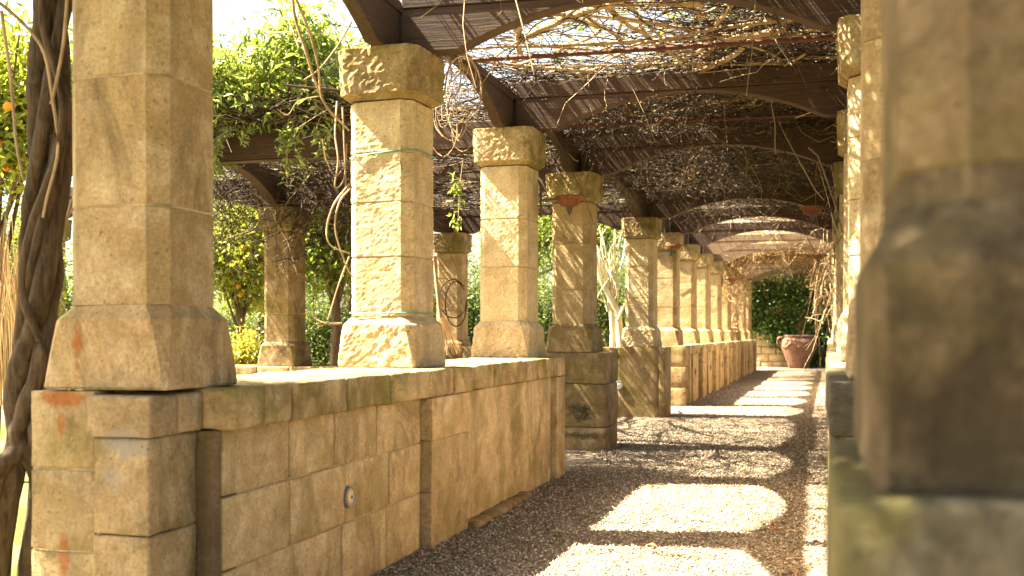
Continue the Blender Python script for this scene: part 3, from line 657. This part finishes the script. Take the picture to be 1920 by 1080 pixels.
for j in range(5):
    pts = list(FEET[j])
    for i in range(34):
        u = i/33*(len(CL)-1); q0 = CL[min(int(u), len(CL)-2)]; q1 = CL[min(int(u), len(CL)-2)+1]; f = u-min(int(u), len(CL)-2)
        cx = q0[0]+(q1[0]-q0[0])*f; cy = q0[1]+(q1[1]-q0[1])*f; ph = j*1.257+2.6+u*(.95+.12*math.sin(j*2.1)); A = 27+5*math.sin(u*1.7+j)
        pts.append((cx+A*math.cos(ph), cy, 4.19+.062*math.sin(ph)))
    st(pts, (.045, .04, .038, .032, .034)[j], (.036, .032, .030, .026, .028)[j], 110, 10, .006, .3)
st([(75, 640, 4.07), (40, 540, 4.06), (52, 440, 4.06), (100, 300, 4.06), (118, 180, 4.08), (80, 40, 4.08), (90, -60, 4.1)], .015, .013, 60, 8)
st([(112, 335, 4.2), (140, 305, 4.3), (170, 270, 4.5)], .022, .015, 12)
for pts in ([(-20, -10, 4.0), (40, 40, 4.0), (82, 95, 4.0), (98, 180, 4.0), (108, 280, 4.0), (88, 370, 4.0), (80, 408, 4.0)], [(128, -20, 4.0), (118, 90, 4.0), (100, 180, 4.0), (95, 195, 4.0)],
            [(2, 20, 4.3), (20, 150, 4.3), (30, 260, 4.3), (45, 340, 4.3)], [(145, 350, 4.4), (120, 430, 4.4), (108, 460, 4.4)]):
    st(pts, .0075, .005, 24, 6, .004, .1, 'shoot', 'branch')
cv = [Vector((RNG.uniform(-5.0, -2.8), RNG.uniform(2.5, 3.62), RNG.uniform(3.45, 4.4))) for _ in range(330)]  # unseen leaf mass added to shade the nearest left column
P = np.concatenate([np.array(c_)+RNG.normal(0, .12, (60, 3)) for c_ in cv]); V, F, T = leaves(P, (.06, .11), .4)
tag(part('crown', npmesh('crown', V-np.array(B0), F, M['citrus'], T), t), kind='stuff')

# loose stems round the wired column
t = thing('bare_vine', 'pale bare vine stems hanging left of the wired column', 'vine', tuple(at(640, 690, 6.3))); B0 = t.location.copy()
def st2(pts, r0=.009, r1=.006, n=30): part('stem', stem_mesh('stem', [at(*p_)-B0 for p_ in pts], r0*.66, r1*.6, M['branch'], n, 6, .003, .15), t)
st2([(548, -30, 6.0), (552, 30, 6.0), (575, 100, 6.0), (590, 150, 6.05), (612, 200, 6.1), (650, 240, 6.1)], .015, .010)
st2([(543, -30, 6.1), (535, 20, 6.1), (548, 55, 6.05), (560, 90, 6.0)], .007, .007)
st2([(556, 0, 6.0), (580, 60, 6.0), (596, 120, 6.0), (606, 190, 6.05), (655, 245, 6.12)], .012, .009)
st2([(660, 40, 6.2), (630, 90, 6.15), (598, 130, 6.05), (570, 150, 6.0)], .010, .006)
st2([(415, 0, 6.4), (432, 22, 6.4), (465, 48, 6.3), (510, 60, 6.2), (552, 60, 6.0)], .004, .007)
st2([(495, 20, 6.3), (515, 0, 6.3), (525, -20, 6.3)], .004, .003, 10)
st2([(632, 190, 6.2), (628, 250, 6.15), (634, 300, 6.1), (628, 350, 6.1), (645, 335, 6.1), (650, 270, 6.1)], .009, .006)
st2([(642, 200, 6.1), (645, 260, 6.1), (648, 340, 6.1), (645, 360, 6.1)], .008, .006)
st2([(604, 260, 6.1), (612, 300, 6.1), (628, 330, 6.1), (640, 320, 6.1)], .005, .004)
st2([(655, 345, 6.1), (625, 385, 6.0), (612, 430, 6.0), (620, 460, 6.0), (655, 475, 6.1)], .010, .006)
st2([(660, 350, 6.1), (636, 380, 6.0), (628, 430, 6.0), (650, 500, 6.05), (662, 520, 6.1)], .009, .006)
st2([(655, 480, 6.0), (636, 530, 6.0), (622, 575, 6.0), (614, 600, 6.0)], .008, .006)
st2([(575, 582, 6.0), (592, 598, 6.0), (612, 606, 6.0), (640, 606, 6.05)], .005, .010)
st2([(614, 603, 6.0), (600, 612, 6.0), (588, 605, 6.0)], .005, .003, 10)
st2([(600, 180, 6.0), (560, 190, 6.0), (540, 215, 6.0), (520, 205, 6.0)], .005, .003)
t = thing('bare_vine', 'coiled pale vine loops between the wired column and the next', 'vine', tuple(at(850, 300, 6.8))); B0 = t.location.copy()
for k in range(26):
    cx = 848+random.uniform(-22, 22); cy = 190+random.uniform(-70, 60); a0 = random.uniform(0, 6.28); rx = random.uniform(12, 36); ry = random.uniform(25, 75); D = random.uniform(6.5, 7.3)
    st2([(cx+rx*math.cos(a0+u*.9), cy+ry*math.sin(a0+u*.9), D+.03*u) for u in range(random.randint(4, 7))], random.uniform(.004, .009), .003, 22)
for pts in ([(868, 300, 7), (862, 350, 7), (860, 400, 7), (856, 425, 7)],): st2(pts, .004, .003)
P = np.array([tuple(at(858+random.uniform(-12, 12), random.uniform(330, 425), 7)) for _ in range(40)]); V, F, T = leaves(P, (.04, .07), .35, droop=-.4)
tag(part('leaves', npmesh('leaves', V-np.array(B0), F, M['jasmine'], T), t), kind='stuff')
t = thing('vine_bundle', 'yellow straw-like bundle and cable beside the plinth of the wired column', 'vine', tuple(at(840, 665, 7.0))); B0 = t.location.copy()
st2([(815, 480, 6.9), (818, 520, 6.9), (822, 560, 6.9), (826, 595, 6.9)], .02, .022)
for k in range(34):
    u = random.uniform(-1, 1); st2([(826, 590, 6.9), (838+8*u, 620, 6.95), (848+20*u, 655+random.uniform(-5, 12), 7.0+.1*u)], .003, .002, 8)
for i_, (cx, cy, rx, ry, D) in enumerate(((855, 570, 20, 42, 15.2), (850, 560, 26, 36, 15.2))):
    t = tag(part('vine_coil', stem_mesh('vine_coil', [at(cx+rx*math.cos(a*.7), cy+ry*math.sin(a*.7), D) for a in range(9)], .010, .008, M['wisteria'], 30, 6)), ['larger coil', 'smaller coil'][i_]+' of dry vine hanging on the far column', 'vine')

# ------------------------------------------------------------------ trees and shrubs
def plant(name, label, cat, px, D, crown, rad, nclump, per, leafm, lsize=(.06, .10), width=.45, sig=.16, trunk=None, fruit=0, group=None, shell=.55, barkm='bark', z0=-.12):
    b = at(px, HOR, D); t = thing(name, label, cat, (b.x, b.y, z0), group); c = Vector(crown)
    cl = []
    while len(cl) < nclump:
        v = Vector(RNG.normal(0, 1, 3)).normalized(); r_ = RNG.random()**shell*(.75+.45*noise.noise(v*2.2+Vector((px, D, 0))))
        q_ = Vector((v.x*rad[0]*r_, v.y*rad[1]*r_, v.z*rad[2]*r_))+c
        if q_.z > .08: cl.append(q_)
    P = np.concatenate([np.array(q_)+RNG.normal(0, sig, (per, 3)) for q_ in cl]); V, F, T = leaves(P, lsize, width, up=.35)
    tag(part('crown', npmesh('crown', V, F, leafm, T), t), kind='stuff')
    tr, h0 = trunk or (.06, .5)
    top = c+Vector((0, 0, rad[2]*.1)); V, F = tubes(np.array([[tuple(q_) for q_ in spline([Vector((0, 0, -.1)), Vector((.06, .03, h0)), top], 10)]]), np.linspace(tr, tr*.4, 10)[None], 8)
    part('trunk', npmesh('trunk', V, F, M[barkm], smooth=True), t)
    Pb = []; k = min(24, nclump)
    for q_ in random.sample(cl, k):
        a = Vector((.06, .03, h0)).lerp(top, random.uniform(0, .8)); m = a.lerp(q_, .5)+Vector((0, 0, .1*rad[2])); Pb.append([tuple(a), tuple(a.lerp(m, .5)), tuple(m), tuple(m.lerp(q_, .6)), tuple(q_)])
    V, F = tubes(np.array(Pb), np.tile(np.linspace(tr*.35, .008, 5), (k, 1)), 5); part('limbs', npmesh('limbs', V, F, M[barkm], smooth=True), t)
    if fruit:
        for q_ in random.sample(cl, fruit):
            d = (at(960, HOR, 0)-Vector((b.x, b.y, 0))).normalized(); part('orange', ORANGE, t, tuple(q_+Vector((d.x*.14, d.y*.14, -.05))))
    return t
bm_prof = [(.002, -.04), (.022, -.034), (.036, -.018), (.041, 0), (.036, .018), (.022, .034), (.002, .039)]; ORANGE = lathe('orange', bm_prof, M['orange'], 14)
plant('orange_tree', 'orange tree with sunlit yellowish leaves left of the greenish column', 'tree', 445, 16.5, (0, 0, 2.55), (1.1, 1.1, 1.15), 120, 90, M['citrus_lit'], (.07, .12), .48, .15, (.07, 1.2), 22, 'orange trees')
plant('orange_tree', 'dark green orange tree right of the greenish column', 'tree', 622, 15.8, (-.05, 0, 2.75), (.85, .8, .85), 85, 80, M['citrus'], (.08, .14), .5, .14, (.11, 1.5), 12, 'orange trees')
plant('orange_tree', 'orange tree with bright leaves at the left edge behind the twisted trunk', 'tree', -20, 9.5, (0, 0, 3.3), (1.0, .9, 1.0), 110, 90, M['citrus_lit'], (.06, .1), .48, .13, (.07, 1.5), 16, 'orange trees')
plant('shrub', 'mid green shrub at the left edge below bright orange tree', 'shrub', 10, 11.5, (0, 0, 2.0), (.9, .8, .9), 90, 90, M['citrus'], (.05, .08), .45, .13)
plant('shrub', 'pale silvery shrub behind greenish column, low left', 'shrub', 440, 19.5, (0, 0, 1.3), (1.0, .9, 1.35), 130, 110, M['pale_leaf'], (.035, .06), .45, .12)
plant('shrub', 'low yellow-leaved shrub beside plinth of greenish column', 'shrub', 452, 14.6, (0, 0, 1.0), (.42, .4, .45), 36, 70, M['yellow_leaf'], (.04, .07), .45, .08)
plant('shrub', 'dark evergreen shrub right of greenish column under orange tree', 'shrub', 600, 19, (0, 0, 1.2), (1.2, .9, 1.4), 130, 110, M['dark_leaf'], (.04, .07), .5, .13)
plant('shrub', 'tall bright shrub against the white sky above the side wing', 'tree', 650, 19, (0, 0, 4.9), (1.35, 1.3, 1.75), 190, 90, M['bright_leaf'], (.05, .085), .3, .16, (.12, 2))
plant('shrub', 'sunny green tree rising behind the leafy climber', 'tree', 480, 20, (0, 0, 3.6), (1.5, 1.3, 1.2), 150, 90, M['bright_leaf'], (.06, .1), .4, .17, (.12, 2))
for k, (px, D, h, lab) in enumerate(((760, 23, 3.2, 'behind the wired column'), (880, 24, 3.4, 'behind third left column'), (1010, 24, 3.0, 'between third and fourth left columns'), (1135, 25, 3.6, 'behind the pale forked tree'), (1260, 29, 3.4, 'behind the far left columns'), (520, 22, 2.6, 'behind the greenish side column'), (330, 24, 3.4, 'behind nearest left column'), (130, 20, 2.6, 'behind the side wing column at far left'))):
    plant('hedge_shrub', 'dark evergreen hedge shrub '+lab, 'shrub', px, D, (0, 0, h*.5), (1.35, 1.0, h*.52), 150, 100, M['dark_leaf'], (.05, .09), .5, .16, group='dark hedge shrubs')
for px, D, h, lab in ((700, 27, 6, 'behind the wired column'), (1000, 28, 6.5, 'behind third left column'), (300, 27, 6, 'hidden behind the nearest column'), (1120, 30, 6.2, 'over the pale forked tree'), (540, 24, 4.6, 'between the two nearest columns')):
    plant('tall_tree', 'tall sunny green tree '+lab, 'tree', px, D, (0, 0, h*.68), (2.0, 1.6, h*.36), 170, 90, M['bright_leaf'], (.07, .12), .42, .2, (.14, 2.5), group='tall background trees')
# pale forked bare tree
t = thing('bare_tree', 'pale smooth forked tree with bare twigs, behind the mossy wall', 'tree', tuple(at(1155, 690, 18.5))); B0 = t.location.copy()
def st3(pts, r0, r1, n=20): part('trunk' if r0 > .04 else 'branch', stem_mesh('limb', [at(*p_)-B0 for p_ in pts], r0, r1, M['palebark'], n, 8, .02, .1), t)
st3([(1162, 720, 18.5), (1164, 650, 18.5), (1160, 590, 18.5), (1145, 560, 18.5), (1125, 520, 18.5), (1118, 470, 18.5)], .085, .03)
st3([(1148, 720, 18.7), (1149, 640, 18.7), (1147, 570, 18.7), (1150, 500, 18.7)], .06, .03)
st3([(1160, 600, 18.4), (1172, 568, 18.4), (1185, 550, 18.4)], .03, .015)
for k in range(20):
    x = random.uniform(1112, 1176); y = random.uniform(430, 560); st3([(1150+(x-1150)*.3, 585, 18.5), ((x+1148)/2, (y+580)/2, 18.5), (x, y, 18.5+random.uniform(-.4, .4)), (x+random.uniform(-25, 25), y-random.uniform(20, 70), 18.5)], .014, .006, 12)
# dry reeds at left edge
t = tag(part('dry_reeds', npmesh('dry_reeds', *(lambda r_: (r_[0], r_[1]))(tubes(np.array([[tuple(at(x, 760, 8.5+d)), tuple(at(x+dx, 600, 8.5+d)), tuple(at(x+dx*3, 430+dy, 8.5+d))] for x, d, dx, dy in zip(RNG.uniform(-40, 60, 130), RNG.uniform(-.4, .6, 130), RNG.uniform(-12, 12, 130), RNG.uniform(-30, 120, 130))]), np.tile([.006, .005, .003], (130, 1)), 4)), M['drytwig'], np.repeat(RNG.random(130), 8))), 'dry straw-coloured reeds at the left edge behind the vine trunk', 'reeds', kind='stuff')

# ------------------------------------------------------------------ end of the path
EY = 39.2
t = thing('end_wall', 'stone block wall closing the far end of the path, mostly under ivy', 'wall', (-1, EY, 0))
part('core', rbox(9, .5, 4.6, .02, 9, 0, 1, 0, M['mortar'], 'core'), t, (0, .30, 2.2))
z = -.1
while z < 3.2:
    h = rnd.uniform(.24, .34); c_ = cuts(-3.0, 2.4, .5, rnd)
    for a, b in zip(c_[:-1], c_[1:]): part('stone_block', rbox(b-a-.02, .12, h-.02, .025, .2, .006, 5, rnd.randrange(99), M['rough'], 'stone_block'), t, ((a+b)/2, .02+rnd.uniform(-.02, .02), z+h/2))
    z += h
t = thing('ivy', 'dark green ivy covering the end wall behind the big terracotta urn', 'ivy', (-.5, EY-.15, 0)); L0 = np.array([-.5, EY-.15, 0])
cs = []
while len(cs) < 560:
    x = RNG.uniform(-3.2, 2.0); z = RNG.uniform(0, 3.4); keep = (x > -1.55+.4*noise.noise(Vector((x*2, z*2, 1)))-(z-1.0)*1.3) and not (abs(x+.55) < .28 and .8 < z < 1.7)
    if keep and noise.noise(Vector((x*1.6, z*1.6, 4))) > -.35: cs.append((x, EY-.16-RNG.random()*.22, z))
P = np.concatenate([np.array(c_)+RNG.normal(0, 1, (44, 3))*np.array([.13, .06, .13]) for c_ in cs]); V, F, T = leaves(P, (.07, .13), .85, droop=-.6)
tag(part('leaves', npmesh('leaves', V-L0, F, M['ivy'], T), t), kind='stuff')
u = at(1497, 690, 36.8); t = thing('terracotta_urn', 'large terracotta urn with handles and garland relief at the far end of the path', 'urn', (u.x, u.y, 0))
k = 1.13
prof = [(.28, 0), (.29, .02), (.34, .18), (.44, .42), (.51, .60), (.53, .70), (.52, .80), (.475, .88), (.42, .925), (.40, .94), (.425, .95), (.44, .97), (.435, 1.0), (.40, 1.01), (.36, .98), (.35, .9)]
ub = part('body', lathe('body', [(r_*k, z_*k) for r_, z_ in prof], M['terracotta'], 48), t)
for s_ in (-1, 1):
    pts = [(s_*.48*k, 0, .93*k), (s_*.60*k, 0, .92*k), (s_*.64*k, 0, .80*k), (s_*.60*k, 0, .70*k), (s_*.50*k, 0, .68*k)]
    part('handle', stem_mesh('handle', pts, .04, .04, M['terracotta'], 16, 8), t, rz=TH)
for s_ in range(6):
    a0 = s_*math.pi/3+.2; pts = []
    for q_ in range(7):
        f = q_/6; zz = .80-.16*math.sin(math.pi*f); rr = .526; a = a0+f*math.pi/3; pts.append((rr*k*math.cos(a), rr*k*math.sin(a), zz*k))
    part('garland', stem_mesh('garland', pts, .028, .028, M['terracotta'], 28, 6, 0, .9), ub)
# leaf litter and broken twigs along the foot of the walls
n = 700; x = np.where(RNG.random(n) < .75, -2.03+np.abs(RNG.normal(0, .13, n)), RNG.uniform(-2, .1, n)); y = RNG.uniform(5, 14, n)
V, F, T = leaves(np.stack([x, y, np.full(n, .008)], -1), (.012, .04), .45, up=3.); V[:, 2] = .006+np.abs(V[:, 2]-.008)*.35
tag(part('leaf_litter', npmesh('leaf_litter', V, F, M['litter'], T)), 'scattered bits of dry leaf along the foot of the near wall', 'leaf litter', kind='stuff')
# fallen leaves
lv = [(0, 0, 0), (.012, .02, .006), (.028, .022, .01), (.05, 0, .004), (.028, -.022, .012), (.012, -.018, .007)]
LM = pmesh('fallen_leaf', lv, [[0, 1, 2, 3], [0, 3, 4, 5]], M['dryleaf'])
for i_ in range(16):
    o = part('fallen_leaf', LM, None, (random.uniform(-1.9, 0), random.uniform(5.4, 12), .012), random.uniform(0, 6.28), (1.1,)*3); tag(o, 'small dry reddish leaf lying on the gravel', 'leaf', 'fallen leaves on the path')
